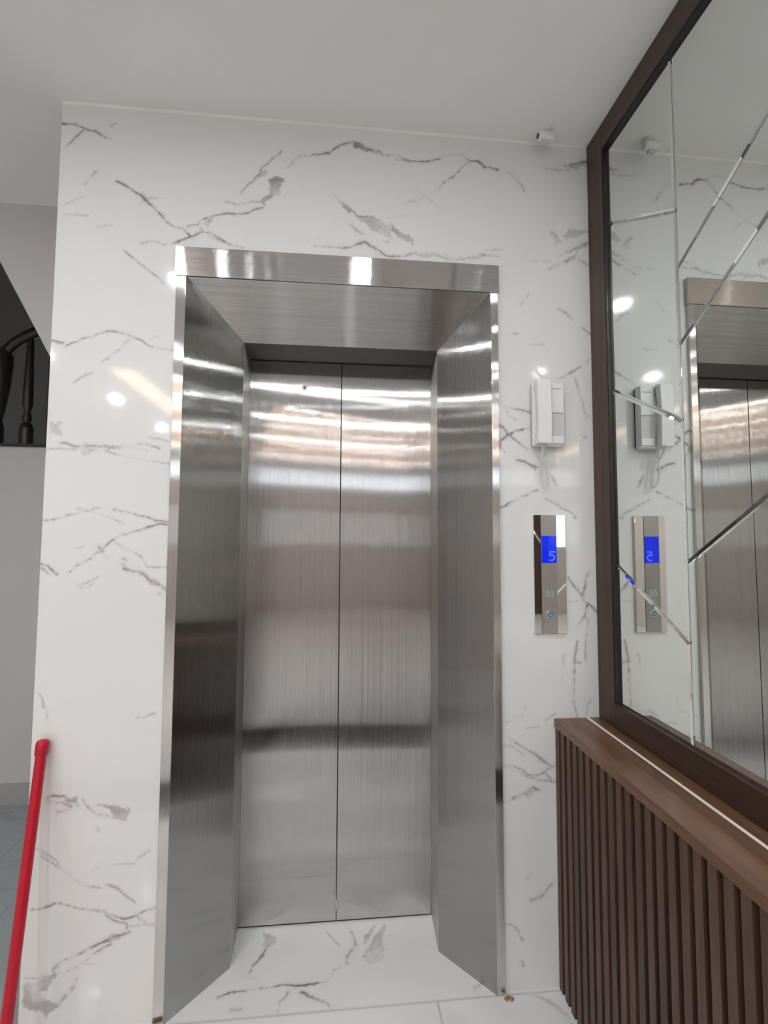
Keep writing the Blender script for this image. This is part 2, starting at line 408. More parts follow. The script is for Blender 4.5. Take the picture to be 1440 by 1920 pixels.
def wood(name, dark, light, rough, axis='Z', scale=1.0):
    m, nt, p = new_mat(name)
    g = nd(nt, 'ShaderNodeNewGeometry')
    mp = nd(nt, 'ShaderNodeMapping')
    st = {'Z': (38, 38, 1.6), 'Y': (38, 1.6, 38)}[axis]
    mp.inputs['Scale'].default_value = tuple(v * scale for v in st)
    nt.links.new(g.outputs['Position'], mp.inputs['Vector'])
    nz = nd(nt, 'ShaderNodeTexNoise')
    nz.inputs['Scale'].default_value = 1.0
    nz.inputs['Detail'].default_value = 6
    nz.inputs['Roughness'].default_value = 0.6
    nz.inputs['Distortion'].default_value = 0.6
    nt.links.new(mp.outputs[0], nz.inputs['Vector'])
    cr = nd(nt, 'ShaderNodeValToRGB')
    cr.color_ramp.elements[0].position = 0.3
    cr.color_ramp.elements[0].color = (*dark, 1)
    cr.color_ramp.elements[1].position = 0.72
    cr.color_ramp.elements[1].color = (*light, 1)
    nt.links.new(nz.outputs['Fac'], cr.inputs['Fac'])
    nt.links.new(cr.outputs['Color'], p.inputs['Base Color'])
    p.inputs['Roughness'].default_value = rough
    b = nd(nt, 'ShaderNodeBump')
    b.inputs['Strength'].default_value = 0.15
    b.inputs['Distance'].default_value = 0.001
    nt.links.new(nz.outputs['Fac'], b.inputs['Height'])
    nt.links.new(b.outputs['Normal'], p.inputs['Normal'])
    return m

M_WALL = marble('marble_wall_tile', (0.785, 0.79, 0.79), (0.235, 0.195, 0.205), 0.07, False)
M_FLOOR = marble('marble_floor_tile', (0.765, 0.78, 0.785), (0.17, 0.15, 0.14), 0.09, True, True)
M_FLOOR2 = marble('blue_grey_floor_tile', (0.35, 0.40, 0.42), (0.12, 0.14, 0.15), 0.12, True, True)
M_CEIL = plain('ceiling_paint', (0.88, 0.88, 0.875), 0.85, bump=0.02, var=0.01)
M_PAINT = plain('grey_wall_paint', (0.60, 0.59, 0.595), 0.7, var=0.02, bscale=3)
M_HALL = plain('hall_wall_paint', (0.50, 0.46, 0.44), 0.7, var=0.05, bscale=2)
M_HALLR = plain('hall_side_paint', (0.62, 0.60, 0.58), 0.7, var=0.03, bscale=2)
M_DARK = plain('dark_stairwell_paint', (0.36, 0.36, 0.36), 0.8, var=0.1, bscale=4)
M_BALU = plain('dark_balustrade_wood', (0.018, 0.013, 0.012), 0.35, var=0.3, bscale=30)
M_POST = plain('maroon_stained_wood', (0.05, 0.015, 0.02), 0.4, var=0.3, bscale=30)
M_SKIRT = plain('grey_skirting_tile', (0.42, 0.42, 0.42), 0.35, var=0.05, bscale=6)
M_GRAN = plain('dark_granite', (0.009, 0.009, 0.010), 0.6, spec=0.2, var=0.4, bscale=90)
M_MIRROR = plain('mirror_glass', (0.80, 0.835, 0.81), 0.0, 1.0)
M_POLISH = plain('polished_steel', (0.78, 0.77, 0.76), 0.03, 1.0)
M_SEAM = plain('door_seam_rubber', (0.015, 0.015, 0.015), 0.8, var=0.2)
M_FRAME = wood('walnut_frame', (0.022, 0.011, 0.008), (0.075, 0.034, 0.022), 0.38, 'Z')
M_FRAMEH = wood('walnut_rail', (0.022, 0.011, 0.008), (0.075, 0.034, 0.022), 0.38, 'Y')
M_LEDGE = wood('walnut_ledge', (0.10, 0.052, 0.028), (0.20, 0.105, 0.06), 0.33, 'Y')
M_SLAT = wood('walnut_slats', (0.045, 0.024, 0.016), (0.115, 0.062, 0.042), 0.45, 'Z')
M_WHITE = plain('white_plastic', (0.80, 0.80, 0.80), 0.28, var=0.02)
M_WHITE2 = plain('white_plastic_recess', (0.62, 0.62, 0.63), 0.35, var=0.02)
M_BLACK = plain('black_plastic', (0.015, 0.015, 0.017), 0.4, var=0.2)
M_GREY = plain('grey_plastic', (0.25, 0.25, 0.26), 0.4, var=0.1)
M_RED = plain('red_plastic_sleeve', (0.50, 0.004, 0.022), 0.38, var=0.08, bscale=20)
M_SEAL = plain('white_sealant', (0.85, 0.84, 0.82), 0.5, var=0.03)
M_RUBBLE = plain('tan_mortar', (0.36, 0.21, 0.11), 0.9, bump=0.6, bscale=300, var=0.4)
M_LCD = plain('blue_display', (0.0, 0.01, 0.3), 0.12, emit=(0.0, 0.018, 0.95), strength=0.48)
M_GLYPH = plain('display_digits', (0.1, 0.2, 0.8), 0.3, emit=(0.09, 0.17, 0.95), strength=0.62)
M_TEAL = plain('teal_button_ring', (0.02, 0.14, 0.15), 0.3, emit=(0.02, 0.22, 0.22), strength=0.3)
M_ENGR = plain('light_engraving', (0.70, 0.69, 0.68), 0.35, 0.6)
M_LAMPRING = plain('lamp_ring', (0.8, 0.8, 0.8), 0.4)
M_LAMP = plain('lamp_diffuser', (0.9, 0.9, 0.9), 0.5, emit=(0.95, 0.98, 1.0), strength=LAMP)
M_COVE = plain('warm_light_strip', (0.9, 0.8, 0.7), 0.5, emit=(1.0, 0.64, 0.42), strength=COVE)
M_GLASS = plain('window_glass', (0.97, 0.99, 0.99), 0.0)
M_GLASS.node_tree.nodes['Principled BSDF'].inputs['Transmission Weight'].default_value = 1.0

ST_DOOR = brushed('brushed_steel_door', (1, 0, 0), 0.25, rough=0.055, wave=0.010, wscale=1.3, col=(0.52, 0.507, 0.503))
ST_HEAD = brushed('brushed_steel_header', (0, 0, 1), 0.22, rough=0.045, wave=0.002, col=(0.52, 0.50, 0.49))
ST_SOFF = brushed('brushed_steel_soffit', (0, YJ, ZT - ZH0), 0.28, rough=0.05, wave=0.002, col=(0.50, 0.485, 0.475))
ST_SOF2 = brushed('steel_lintel_dark_reflection', (0, 1, 0), 0.15, rough=0.17, wave=0.002, col=(0.17, 0.165, 0.165))  # steel colour darkened to stand in for the dark surroundings it reflects
ST_STILE = brushed('brushed_steel_stile', (1, 0, 0), 0.16, rough=0.06, wave=0.004)
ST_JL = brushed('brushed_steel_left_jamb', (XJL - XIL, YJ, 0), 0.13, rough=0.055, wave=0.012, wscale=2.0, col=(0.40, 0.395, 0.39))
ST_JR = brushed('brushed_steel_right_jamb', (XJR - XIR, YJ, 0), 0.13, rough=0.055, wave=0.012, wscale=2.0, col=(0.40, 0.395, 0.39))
ST_RET = brushed('brushed_steel_return', (0, 1, 0), 0.12, rough=0.18, wave=0.004, col=(0.5, 0.49, 0.48))
ST_PLATE = brushed('brushed_steel_call_plate', (1, 0, 0), 0.12, rough=0.2, wave=0.0)

# ------------------------------------------------------------------ mesh helpers
class MB:
    def __init__(self):
        self.v, self.f, self.mi = [], [], []
    def add(self, vs, fs, mi=0):
        o = len(self.v)
        self.v += [tuple(map(float, p)) for p in vs]
        self.f += [tuple(i + o for i in f) for f in fs]
        self.mi += [mi] * len(fs)
        return self
    def box(self, x0, x1, y0, y1, z0, z1, mi=0):
        vs = [(x, y, z) for x in (x0, x1) for y in (y0, y1) for z in (z0, z1)]
        return self.add(vs, [(0, 1, 3, 2), (4, 6, 7, 5), (0, 4, 5, 1), (2, 3, 7, 6), (0, 2, 6, 4), (1, 5, 7, 3)], mi)
    def prism(self, poly, vec, mi=0):
        n = len(poly)
        a = [Vector(p) for p in poly]
        b = [p + Vector(vec) for p in a]
        fs = [tuple(range(n))[::-1], tuple(range(n, 2 * n))]
        fs += [(i, (i + 1) % n, (i + 1) % n + n, i + n) for i in range(n)]
        return self.add(a + b, fs, mi)
    def lathe(self, prof, c=(0, 0, 0), axis='Z', n=24, cap=True, mi=0):
        vs = []
        for r, h in prof:
            for i in range(n):
                t = 2 * PI * i / n
                a, b = r * math.cos(t), r * math.sin(t)
                p = {'Z': (a, b, h), 'Y': (a, h, b), 'X': (h, a, b)}[axis]
                vs.append((p[0] + c[0], p[1] + c[1], p[2] + c[2]))
        fs = []
        for k in range(len(prof) - 1):
            for i in range(n):
                fs.append((k * n + i, k * n + (i + 1) % n, (k + 1) * n + (i + 1) % n, (k + 1) * n + i))
        if cap:
            fs.append(tuple(range(n))[::-1])
            fs.append(tuple(range((len(prof) - 1) * n, len(prof) * n)))
        return self.add(vs, fs, mi)
    def tube(self, pts, rad, n=10, cap=True, mi=0):
        pts = [Vector(p) for p in pts]
        rads = rad if isinstance(rad, (list, tuple)) else [rad] * len(pts)
        t = (pts[1] - pts[0]).normalized()
        u = t.orthogonal().normalized()
        vs = []
        for k, p in enumerate(pts):
            a = pts[max(0, k - 1)]
            b = pts[min(len(pts) - 1, k + 1)]
            t2 = (b - a).normalized()
            u = (u - t2 * u.dot(t2)).normalized()
            w = t2.cross(u)
            for i in range(n):
                an = 2 * PI * i / n
                vs.append(p + (u * math.cos(an) + w * math.sin(an)) * rads[k])
        fs = []
        for k in range(len(pts) - 1):
            for i in range(n):
                fs.append((k * n + i, k * n + (i + 1) % n, (k + 1) * n + (i + 1) % n, (k + 1) * n + i))
        if cap:
            fs.append(tuple(range(n))[::-1])
            fs.append(tuple(range((len(pts) - 1) * n, len(pts) * n)))
        return self.add(vs, fs, mi)
    def build(self, name, mats, parent=None, bevel=0.0, smooth=False, seg=2):
        me = bpy.data.meshes.new(name)
        me.from_pydata(self.v, [], self.f)
        mats = mats if isinstance(mats, (list, tuple)) else [mats]
        for m in mats:
            me.materials.append(m)
        for p, i in zip(me.polygons, self.mi):
            p.material_index = i
        bm = bmesh.new()
        bm.from_mesh(me)
        bmesh.ops.recalc_face_normals(bm, faces=bm.faces)
        bm.to_mesh(me)
        bm.free()
        if smooth:
            for p in me.polygons:
                p.use_smooth = True
            me.set_sharp_from_angle(angle=math.radians(40))
        o = bpy.data.objects.new(name, me)
        COL.objects.link(o)
        if parent:
            o.parent = parent
            o.matrix_parent_inverse = parent.matrix_world.inverted()
        if bevel:
            md = o.modifiers.new('bevel', 'BEVEL')
            md.width = bevel
            md.segments = seg
            md.limit_method = 'ANGLE'
        return o

def empty(name, loc, label, cat, group=None):
    o = bpy.data.objects.new(name, None)
    o.empty_display_size = 0.05
    COL.objects.link(o)
    o.location = loc
    o.matrix_world = Matrix.Translation(loc)
    o['label'] = label
    o['category'] = cat
    if group:
        o['group'] = group
    return o

def tag(o, label, cat, group=None):
    o['label'] = label
    o['category'] = cat
    if group:
        o['group'] = group
    return o

def struct(o):
    o['kind'] = 'structure'
    return o

# ------------------------------------------------------------------ veined slabs
rng = np.random.RandomState(3)
_F = [(rng.uniform(-1, 1, 2) * 2 * PI * f, rng.uniform(0, 2 * PI), a) for f, a in
      [(4, 1)] * 3 + [(9, .7)] * 4 + [(21, .5)] * 5 + [(48, .35)] * 6 + [(95, .25)] * 6]
_G = [(rng.uniform(-1, 1, 2) * 2 * PI * f, rng.uniform(0, 2 * PI), a) for f, a in
      [(5, 1)] * 3 + [(12, .7)] * 4 + [(30, .6)] * 5 + [(70, .5)] * 6]

def nfield(table, x, y):
    s = np.zeros_like(x)
    t = 0
    for k, ph, a in table:
        s += a * np.sin(k[0] * x + k[1] * y + ph)
        t += a * a / 2
    return s / math.sqrt(t)

def vein_values(X, Y, lines, blobs, soft=0.0013, straight=False):
    if straight:
        xs, ys, mod = X, Y, np.full_like(X, 0.9)
    else:
        xs = X + nfield(_F, X, Y) * 0.0022
        ys = Y + nfield(_F, Y + 3.3, X - 1.7) * 0.0022
        mod = np.clip(0.82 + 0.42 * nfield(_G, X, Y), 0.25, 1.35)
    out = np.zeros_like(X)
    for pts, w, d in lines:
        P = np.array(pts)
        lo, hi = P.min(0) - 0.02, P.max(0) + 0.02
        sel = np.nonzero((xs > lo[0]) & (xs < hi[0]) & (ys > lo[1]) & (ys < hi[1]))[0]
        if not len(sel):
            continue
        a, b = xs[sel], ys[sel]
        best = np.full(len(sel), 1e9)
        for i in range(len(P) - 1):
            e = P[i + 1] - P[i]
            L2 = max(1e-12, float(e @ e))
            t = np.clip(((a - P[i][0]) * e[0] + (b - P[i][1]) * e[1]) / L2, 0, 1)
            dd = np.hypot(a - P[i][0] - t * e[0], b - P[i][1] - t * e[1])
            best = np.minimum(best, dd)
        wl = w * (0.8 + 0.5 * mod[sel])
        core = d * 1.35 * np.clip(1 - (best - wl * 0.45) / (wl * 0.9 + soft), 0, 1)
        halo = d * 0.28 * np.clip(1 - best / (wl * 3.5 + 0.004), 0, 1)
        val = np.maximum(core, halo) * mod[sel]
        out[sel] = np.maximum(out[sel], val)
    if blobs:
        xs = xs + nfield(_G, X * 0.8 + 2, Y * 0.8) * 0.0042
        ys = ys + nfield(_G, Y * 0.8 - 4, X * 0.8 + 1) * 0.0042
    for pts, d in blobs:
        P = np.array(pts)
        lo, hi = P.min(0) - 0.03, P.max(0) + 0.03
        sel = np.nonzero((xs > lo[0]) & (xs < hi[0]) & (ys > lo[1]) & (ys < hi[1]))[0]
        if not len(sel):
            continue
        a, b = xs[sel], ys[sel]
        ins = np.zeros(len(sel), bool)
        best = np.full(len(sel), 1e9)
        n = len(P)
        for i in range(n):
            p, q = P[i], P[(i + 1) % n]
            c = ((p[1] > b) != (q[1] > b))
            den = (q[1] - p[1]) if abs(q[1] - p[1]) > 1e-9 else 1e-9
            ins ^= c & (a < (q[0] - p[0]) * (b - p[1]) / den + p[0])
            e = q - p
            L2 = max(1e-12, float(e @ e))
            t = np.clip(((a - p[0]) * e[0] + (b - p[1]) * e[1]) / L2, 0, 1)
            best = np.minimum(best, np.hypot(a - p[0] - t * e[0], b - p[1] - t * e[1]))
        sd = np.where(ins, best, -best)
        edge = np.clip((sd + 0.003) / 0.007, 0, 1)
        rim = np.clip(1 - np.abs(sd - 0.001) / 0.003, 0, 1) * 0.3
        tex = np.clip(0.78 + 0.26 * nfield(_F, a * 0.7 + 5, b * 0.9), 0.3, 1.15)
        val = 1.25 * d * (edge * tex + rim * edge)
        out[sel] = np.maximum(out[sel], val)
    return np.clip(out, 0, 0.95)

def grid_patch(x0, x1, y0, y1, step):
    nx = max(1, int(round((x1 - x0) / step)))
    ny = max(1, int(round((y1 - y0) / step)))
    X, Y = np.meshgrid(np.linspace(x0, x1, nx + 1), np.linspace(y0, y1, ny + 1), indexing='ij')
    idx = np.arange((nx + 1) * (ny + 1)).reshape(nx + 1, ny + 1)
    F = np.stack([idx[:-1, :-1], idx[1:, :-1], idx[1:, 1:], idx[:-1, 1:]], -1).reshape(-1, 4)
    return X.ravel(), Y.ravel(), F

def slab(name, patches, to3, mat, lines, blobs, open_patches=(), joints=()):
    """one mesh of flat patches (finely divided ones carry the traced veins)"""
    VX, VY, FF, OF = [], [], [], []
    off = 0
    for k, (a, b, c, d, st) in enumerate(patches):
        X, Y, F = grid_patch(a, b, c, d, st)
        VX.append(X); VY.append(Y); FF.append(F + off)
        OF.append(np.full(len(X), 1.0 if k in open_patches else 0.0))
        off += len(X)
    X, Y, F, O = np.concatenate(VX), np.concatenate(VY), np.concatenate(FF), np.concatenate(OF)
    co = to3(X, Y)
    me = bpy.data.meshes.new(name)
    me.vertices.add(len(X))
    me.vertices.foreach_set('co', co.astype(np.float32).ravel())
    me.loops.add(F.size)
    me.loops.foreach_set('vertex_index', F.astype(np.int32).ravel())
    me.polygons.add(len(F))
    me.polygons.foreach_set('loop_start', np.arange(0, F.size, 4, dtype=np.int32))
    me.polygons.foreach_set('loop_total', np.full(len(F), 4, dtype=np.int32))
    me.update(calc_edges=True)
    me.validate()
    at = me.attributes.new('vein', 'FLOAT', 'POINT')
    v = vein_values(X, Y, lines, blobs)
    if joints:
        v = np.maximum(v, vein_values(X, Y, joints, [], 0.0009, True))
    v = np.where(O > 0.5, 0.0, v)
    at.data.foreach_set('value', v.astype(np.float32))
    at2 = me.attributes.new('open_field', 'FLOAT', 'POINT')
    at2.data.foreach_set('value', O.astype(np.float32))
    me.materials.append(mat)
    o = bpy.data.objects.new(name, me)
    COL.objects.link(o)
    return struct(o)

# ------------------------------------------------------------------ room shell
wz = lambda X, Z: np.stack([X, np.zeros_like(X), Z], -1)
slab('wall_back', [(XL, XHL + 0.012, 0, H, 0.003), (XHR - 0.012, XM + 0.006, 0, H, 0.003),
                   (XHL + 0.012, XHR - 0.012, ZH0 + 0.02, H, 0.003)], wz, M_WALL, WL, WB)
# left end of the lift wall and the shaft side behind it
struct(MB().box(XL, XL + 0.02, 0.0005, 2.7, 0, 4.3).build('wall_shaft', M_PAINT))
# floor: the veined slab in the doorway, then the open floor
JOINTS = [[[[-0.60, -0.0105], [0.7214, -0.0105]], 0.0007, 0.75], [[[0.3262, -0.0105], [0.3280, -0.14]], 0.0007, 0.6]]
fz = lambda X, Y: np.stack([X, Y, np.zeros_like(X)], -1)
slab('floor', [(-0.55, 0.80, -0.12, YD + 0.06, 0.003),
               (XL, -0.55, -0.12, 2.7, 4.0), (-0.55, XM + .006, YB, -0.12, 9.0), (XW, -0.55, YB, -0.12, 9.0), (XW, XL, -0.12, -0.06, 4.0),
               (0.80, XM + .006, -0.12, 0.1, 1.0)],
     fz, M_FLOOR, FL, FB, (1, 2, 3, 4, 5), JOINTS)
slab('floor_landing', [(XW, XL, -0.06, 2.7, 4.0)], fz, M_FLOOR2, [], [], (0,))
struct(MB().box(XW, XM + 0.006, YB, 0.5, H, H + 0.05).build('ceiling', M_CEIL))
struct(MB().box(XM + 0.006, XM + 0.05, YB, 0.05, 0, H).build('wall_right', M_HALLR))
struct(MB().box(XW - 0.05, XW, YB, 2.7, 0, 4.3).build('wall_left', M_HALLR))
# far end of the hall with a row of high windows
b = MB()
b.box(XW, -2.95, YB - 0.1, YB, 0, 2.48)
b.box(-2.36, XM, YB - 0.1, YB, 0, 2.48)
b.box(-2.95, -2.36, YB - 0.1, YB, 0, 1.3)
b.box(-2.95, -2.36, YB - 0.1, YB, 2.0, 2.48)
b.box(XW, XM, YB - 0.1, YB, 2.80, H)
for x0, x1 in ((XW, XW + 0.25), (-1.25, -1.1), (XM - 0.25, XM)):
    b.box(x0, x1, YB - 0.1, YB, 2.48, 2.80)
struct(b.build('wall_far', M_HALL))
for k, (x0, x1) in enumerate(((XW + 0.25, -1.25), (-1.1, XM - 0.25))):
    struct(MB().box(x0, x1, YB - 0.06, YB - 0.05, 2.48, 2.80).build('window_%d' % (k + 1), M_GLASS))
struct(MB().box(-2.95, -2.36, YB - 0.06, YB - 0.05, 1.3, 2.0).build('window_3', M_GLASS))
# entrance: dark double door and a window beside it
b = MB().box(-2.28, -1.15, YB + 0.0005, YB + 0.05, 0.0, 2.1)
struct(b.build('door_1', M_FRAME))
struct(MB().box(-1.245, -1.225, YB + 0.05, YB + 0.10, 0.95, 1.15).build('door_handle', M_POLISH))
struct(MB().prism([(XL, 0, H), (XL, -0.006, H), (XL, 0, H - 0.006)], (XF - XL, 0, 0)).build('trim_3', M_SEAL))
# dark band across the hall floor
struct(MB().box(XW, 0.7212, -1.48, -1.09, 0.0, 0.002).build('trim_1', M_GRAN))
# lower wall under the stair landing, with its grey skirting
struct(MB().box(XW, XL, 1.24, 1.38, 0, 1.93).build('wall_landing', M_PAINT))
struct(MB().box(XW, XL, 1.228, 1.24, 0, 0.105).build('baseboard_landing', M_SKIRT))
struct(MB().box(XW, XL, 1.225, 1.40, 1.93, 1.945).build('trim_2', M_BALU))
# sloping underside of the upper stair flight in front of it
sl = -1.8514
zl = lambda x: 2.5703 + sl * (x + 1.4113)
poly = [(XL, 0.5, H + 0.3), (-1.4113 - (H + 0.3 - 2.5703) / 1.8514, 0.5, H + 0.3), (-1.4113, 0.5, 2.5703), (XL, 0.5, zl(XL))]
struct(MB().prism(poly, (0, 0.16, 0)).build('wall_stair_flight', M_PAINT))
# dark stairwell
b = MB()
b.box(XW, XL, 2.6, 2.7, 1.9, 4.3)
b.box(XW, XL, 0.5, 2.7, 4.25, 4.3)
b.box(XW, XL, 0.46, 0.5, H + 0.05, 4.3)
b.box(XW, XW + 0.02, 1.38, 2.6, 1.9, 4.3)
b.box(XL - 0.02, XL, 1.39, 2.6, 1.9, 4.3)
b.box(XW, XL, 1.38, 2.6, 1.7, 1.75)
struct(b.build('wall_stairwell', M_DARK))
# unseen panel added behind the lift doors to stop light leaking in
struct(MB().box(XL + 0.02, XM + 0.006, 0.42, 0.46, 0, H).build('wall_light_block', M_DARK))

# ------------------------------------------------------------------ lift door surround
sur = empty('elevator_door_surround', ((XHL + XHR) / 2, 0, 0),
            'brushed stainless steel splayed surround framing the lift doorway in the marble wall', 'door frame')
# header: face plate with folded lower lip
hd = MB().box(XHL - 0.003, XHR + 0.003, YH - 0.004, 0.02, ZH0 - 0.002, ZH1)
hd.build('header_panel', ST_HEAD, sur, bevel=0.0012)
# left / right face stiles
for nm, x0, x1 in (('l', XHL, XIL), ('r', XIR, XHR)):
    MB().box(x0, x1, YH, 0.02, 0, ZH0 - 0.002).build('face_stile', ST_STILE, sur, bevel=0.0012)
# splayed jamb panels
th = 0.004
MB().add([(XIL, YH + .001, 0), (XJL, YJ, 0), (XJL, YJ, ZT), (XIL, YH + .001, ZH0),
          (XIL - th, YH + .004, 0), (XJL - th, YJ + th, 0), (XJL - th, YJ + th, ZT + 0.004), (XIL - th, YH + .004, ZH0)],
         [(0, 1, 2, 3), (7, 6, 5, 4), (0, 3, 7, 4), (1, 5, 6, 2), (3, 2, 6, 7), (0, 4, 5, 1)]).build('jamb_panel', ST_JL, sur)
MB().add([(XIR, YH + .001, 0), (XJR, YJ, 0), (XJR, YJ, ZT), (XIR, YH + .001, ZH0),
          (XIR + th, YH + .004, 0), (XJR + th, YJ + th, 0), (XJR + th, YJ + th, ZT + 0.004), (XIR + th, YH + .004, ZH0)],
         [(0, 1, 2, 3), (7, 6, 5, 4), (0, 3, 7, 4), (1, 5, 6, 2), (3, 2, 6, 7), (0, 4, 5, 1)]).build('jamb_panel', ST_JR, sur)
# sloping soffit
MB().add([(XIL, YH + .001, ZH0), (XIR, YH + .001, ZH0), (XJR, YJ, ZT), (XJL, YJ, ZT),
          (XIL, YH + .004, ZH0 + th), (XIR, YH + .004, ZH0 + th), (XJR, YJ, ZT + th), (XJL, YJ, ZT + th)],
         [(0, 1, 2, 3), (7, 6, 5, 4), (0, 4, 5, 1), (1, 5, 6, 2), (2, 6, 7, 3), (3, 7, 4, 0)]).build('soffit_panel', ST_SOFF, sur)
# returns running back to the doors, and the lintel underside
MB().prism([(XJL, YJ, 0), (XDL, YD + 0.02, 0), (XDL - .006, YD + 0.02, 0), (XJL - .006, YJ, 0)], (0, 0, ZT)).build('jamb_return', ST_RET, sur)
MB().prism([(XJR, YJ, 0), (XDR, YD + 0.02, 0), (XDR + .006, YD + 0.02, 0), (XJR + .006, YJ, 0)], (0, 0, ZT)).build('jamb_return', ST_RET, sur)
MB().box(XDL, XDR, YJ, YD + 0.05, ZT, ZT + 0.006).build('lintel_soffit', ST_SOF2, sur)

# ------------------------------------------------------------------ lift doors
for nm, x0, x1, lab in (('left', XDL + .001, XC - 0.0016, 'left leaf of the brushed steel lift doors, with small round key hole near its top'),
                        ('right', XC + 0.0016, XDR - .001, 'right leaf of the brushed steel lift doors, plain, nearer the telephone')):
    t = empty('elevator_door', ((x0 + x1) / 2, YD, 0), lab, 'elevator door', 'lift door leaves')
    MB().box(x0, x1, YD, YD + 0.03, 0.006, ZT - 0.004).build('door_panel', ST_DOOR, t, bevel=0.001)
    ex = x1 if nm == 'left' else x0
    MB().box(ex - (0 if nm == 'left' else .0014), ex + (.0014 if nm == 'left' else 0), YD + 0.004, YD + 0.03, 0.006, ZT - 0.004).build('edge_seal', M_SEAM, t)
    MB().box(x0, x1, YD + 0.002, YD + 0.02, 0.0015, 0.006).build('bottom_seal', M_SEAM, t)
    if nm == 'left':
        MB().lathe([(0.0105, 0.0), (0.0105, -0.003), (0.0085, -0.0045)], (-0.134, YD, 2.017), 'Y', 24).build('keyhole_ring', M_WHITE, t, smooth=True)
        MB().lathe([(0.0042, -0.0035), (0.0042, -0.0052)], (-0.134, YD, 2.017), 'Y', 16).build('keyhole', M_BLACK, t)

# ------------------------------------------------------------------ mirror in its walnut frame
YE = -2.4
mw = empty('wall_mirror', (XM, YE / 2, ZS), 'large tiled mirror in dark walnut frame on the right wall', 'mirror')
MB().box(XF, XM + .005, -0.092, -0.0015, ZS + .001, H - .001).build('frame_stile', M_FRAME, mw, bevel=0.0015)
MB().box(XF, XM + .005, YE, YE + 0.092, ZS + .001, H - .001).build('frame_stile', M_FRAME, mw, bevel=0.0015)
MB().box(XF, XM + .005, YE + .092, -0.092, 2.737, H - .001).build('frame_rail', M_FRAMEH, mw, bevel=0.0015)
MB().box(XF, XM + .005, YE + .092, -0.092, ZS + .001, 0.909).build('frame_rail', M_FRAMEH, mw, bevel=0.0015)
# dark inner bead that holds the glass
bd = MB()
bd.box(XF + .003, XM + .004, -0.0965, -0.092, 0.909, 2.737)
bd.box(XF + .003, XM + .004, YE + .092, -0.0965, 2.7325, 2.737)
bd.build('inner_bead', M_BALU, mw)

def clip(poly, a, b, c):
    """keep a*y + b*z <= c"""
    out = []
    for i in range(len(poly)):
        p, q = poly[i], poly[(i + 1) % len(poly)]
        fp, fq = a * p[0] + b * p[1] - c, a * q[0] + b * q[1] - c
        if fp <= 0:
            out.append(p)
        if (fp < 0) != (fq < 0) and abs(fp - fq) > 1e-12:
            t = fp / (fp - fq)
            out.append((p[0] + (q[0] - p[0]) * t, p[1] + (q[1] - p[1]) * t))
    return out

def inset(poly, d):
    c = (sum(p[0] for p in poly) / len(poly), sum(p[1] for p in poly) / len(poly))
    res = poly
    for i in range(len(poly)):
        p, q = poly[i], poly[(i + 1) % len(poly)]
        n = (q[1] - p[1], -(q[0] - p[0]))
        L = math.hypot(*n)
        if L < 1e-9:
            continue
        n = (n[0] / L, n[1] / L)
        cc = n[0] * p[0] + n[1] * p[1]
        if n[0] * c[0] + n[1] * c[1] > cc:
            n = (-n[0], -n[1])
            cc = -cc
        res = clip(res, n[0], n[1], cc - d)
    return res

def dedupe(poly):
    out = []
    for p in poly:
        if not out or math.hypot(p[0] - out[-1][0], p[1] - out[-1][1]) > 1e-5:
            out.append(p)
    if len(out) > 1 and math.hypot(out[0][0] - out[-1][0], out[0][1] - out[-1][1]) < 1e-5:
        out.pop()
    return out

tilt = random.Random(11)
def mirror_piece(poly):
    poly = dedupe(poly)
    if len(poly) < 3:
        return
    o = dedupe(inset(poly, 0.0006))
    i = dedupe(inset(poly, 0.0072))
    if len(i) != len(o):
        return
    cy = sum(p[0] for p in poly) / len(poly)
    cz = sum(p[1] for p in poly) / len(poly)
    ty, tz = tilt.uniform(-.0012, .0012), tilt.uniform(-.0012, .0012)
    n = len(o)
    f = lambda p, x: (x + ty * (p[0] - cy) + tz * (p[1] - cz), p[0], p[1])
    vs = [f(p, XM) for p in i] + [f(p, XM + 0.0022) for p in o] + [f(p, XM + 0.005) for p in o]
    fs = [tuple(range(n))]
    for k in range(n):
        j = (k + 1) % n
        fs.append((k, j, n + j, n + k))
        fs.append((n + k, n + j, 2 * n + j, 2 * n + k))
    fs.append(tuple(range(2 * n, 3 * n)))
    MB().add(vs, fs).build('mirror_piece', M_MIRROR, mw)

Z0, Z1 = 0.909, 2.7325
cols = [(-0.0965, -0.400, [(-0.093, 2.475), (-0.079, 1.918), (-0.076, 1.358)], 0.585, [])]
# strip beside the stile, cut by three falling lines
def strip(y0, y1, cuts):
    """cuts: list of (y, z, dz/dy) sorted from the top down"""
    prev = None
    for c in cuts + [None]:
        poly = [(y0, Z0), (y1, Z0), (y1, Z1), (y0, Z1)]
        if prev:
            y, z, s = prev
            poly = clip(poly, -s, 1, z - s * y)         # below the previous cut
        if c:
            y, z, s = c
            poly = clip(poly, s, -1, -(z - s * y))      # above this cut
        mirror_piece(poly)
        prev = c
strip(-0.0965, -0.400, [(-0.400, 2.296, 0.58), (-0.39, 1.736, 0.585), (-0.393, 1.167, 0.60)])
strip(-0.400, -0.860, [(-0.404, 2.134, -0.652), (-0.403, 1.929, -0.650), (-0.406, 1.365, -0.652)])
strip(-0.860, -1.160, [(-0.86, 2.296, 0.58), (-0.86, 1.736, 0.585), (-0.86, 1.167, 0.60)])
strip(-1.160, -1.620, [(-1.16, 2.134, -0.652), (-1.16, 1.929, -0.650), (-1.16, 1.365, -0.652)])
strip(-1.620, YE + 0.092, [(-1.62, 2.296, 0.58), (-1.62, 1.736, 0.585), (-1.62, 1.167, 0.60)])

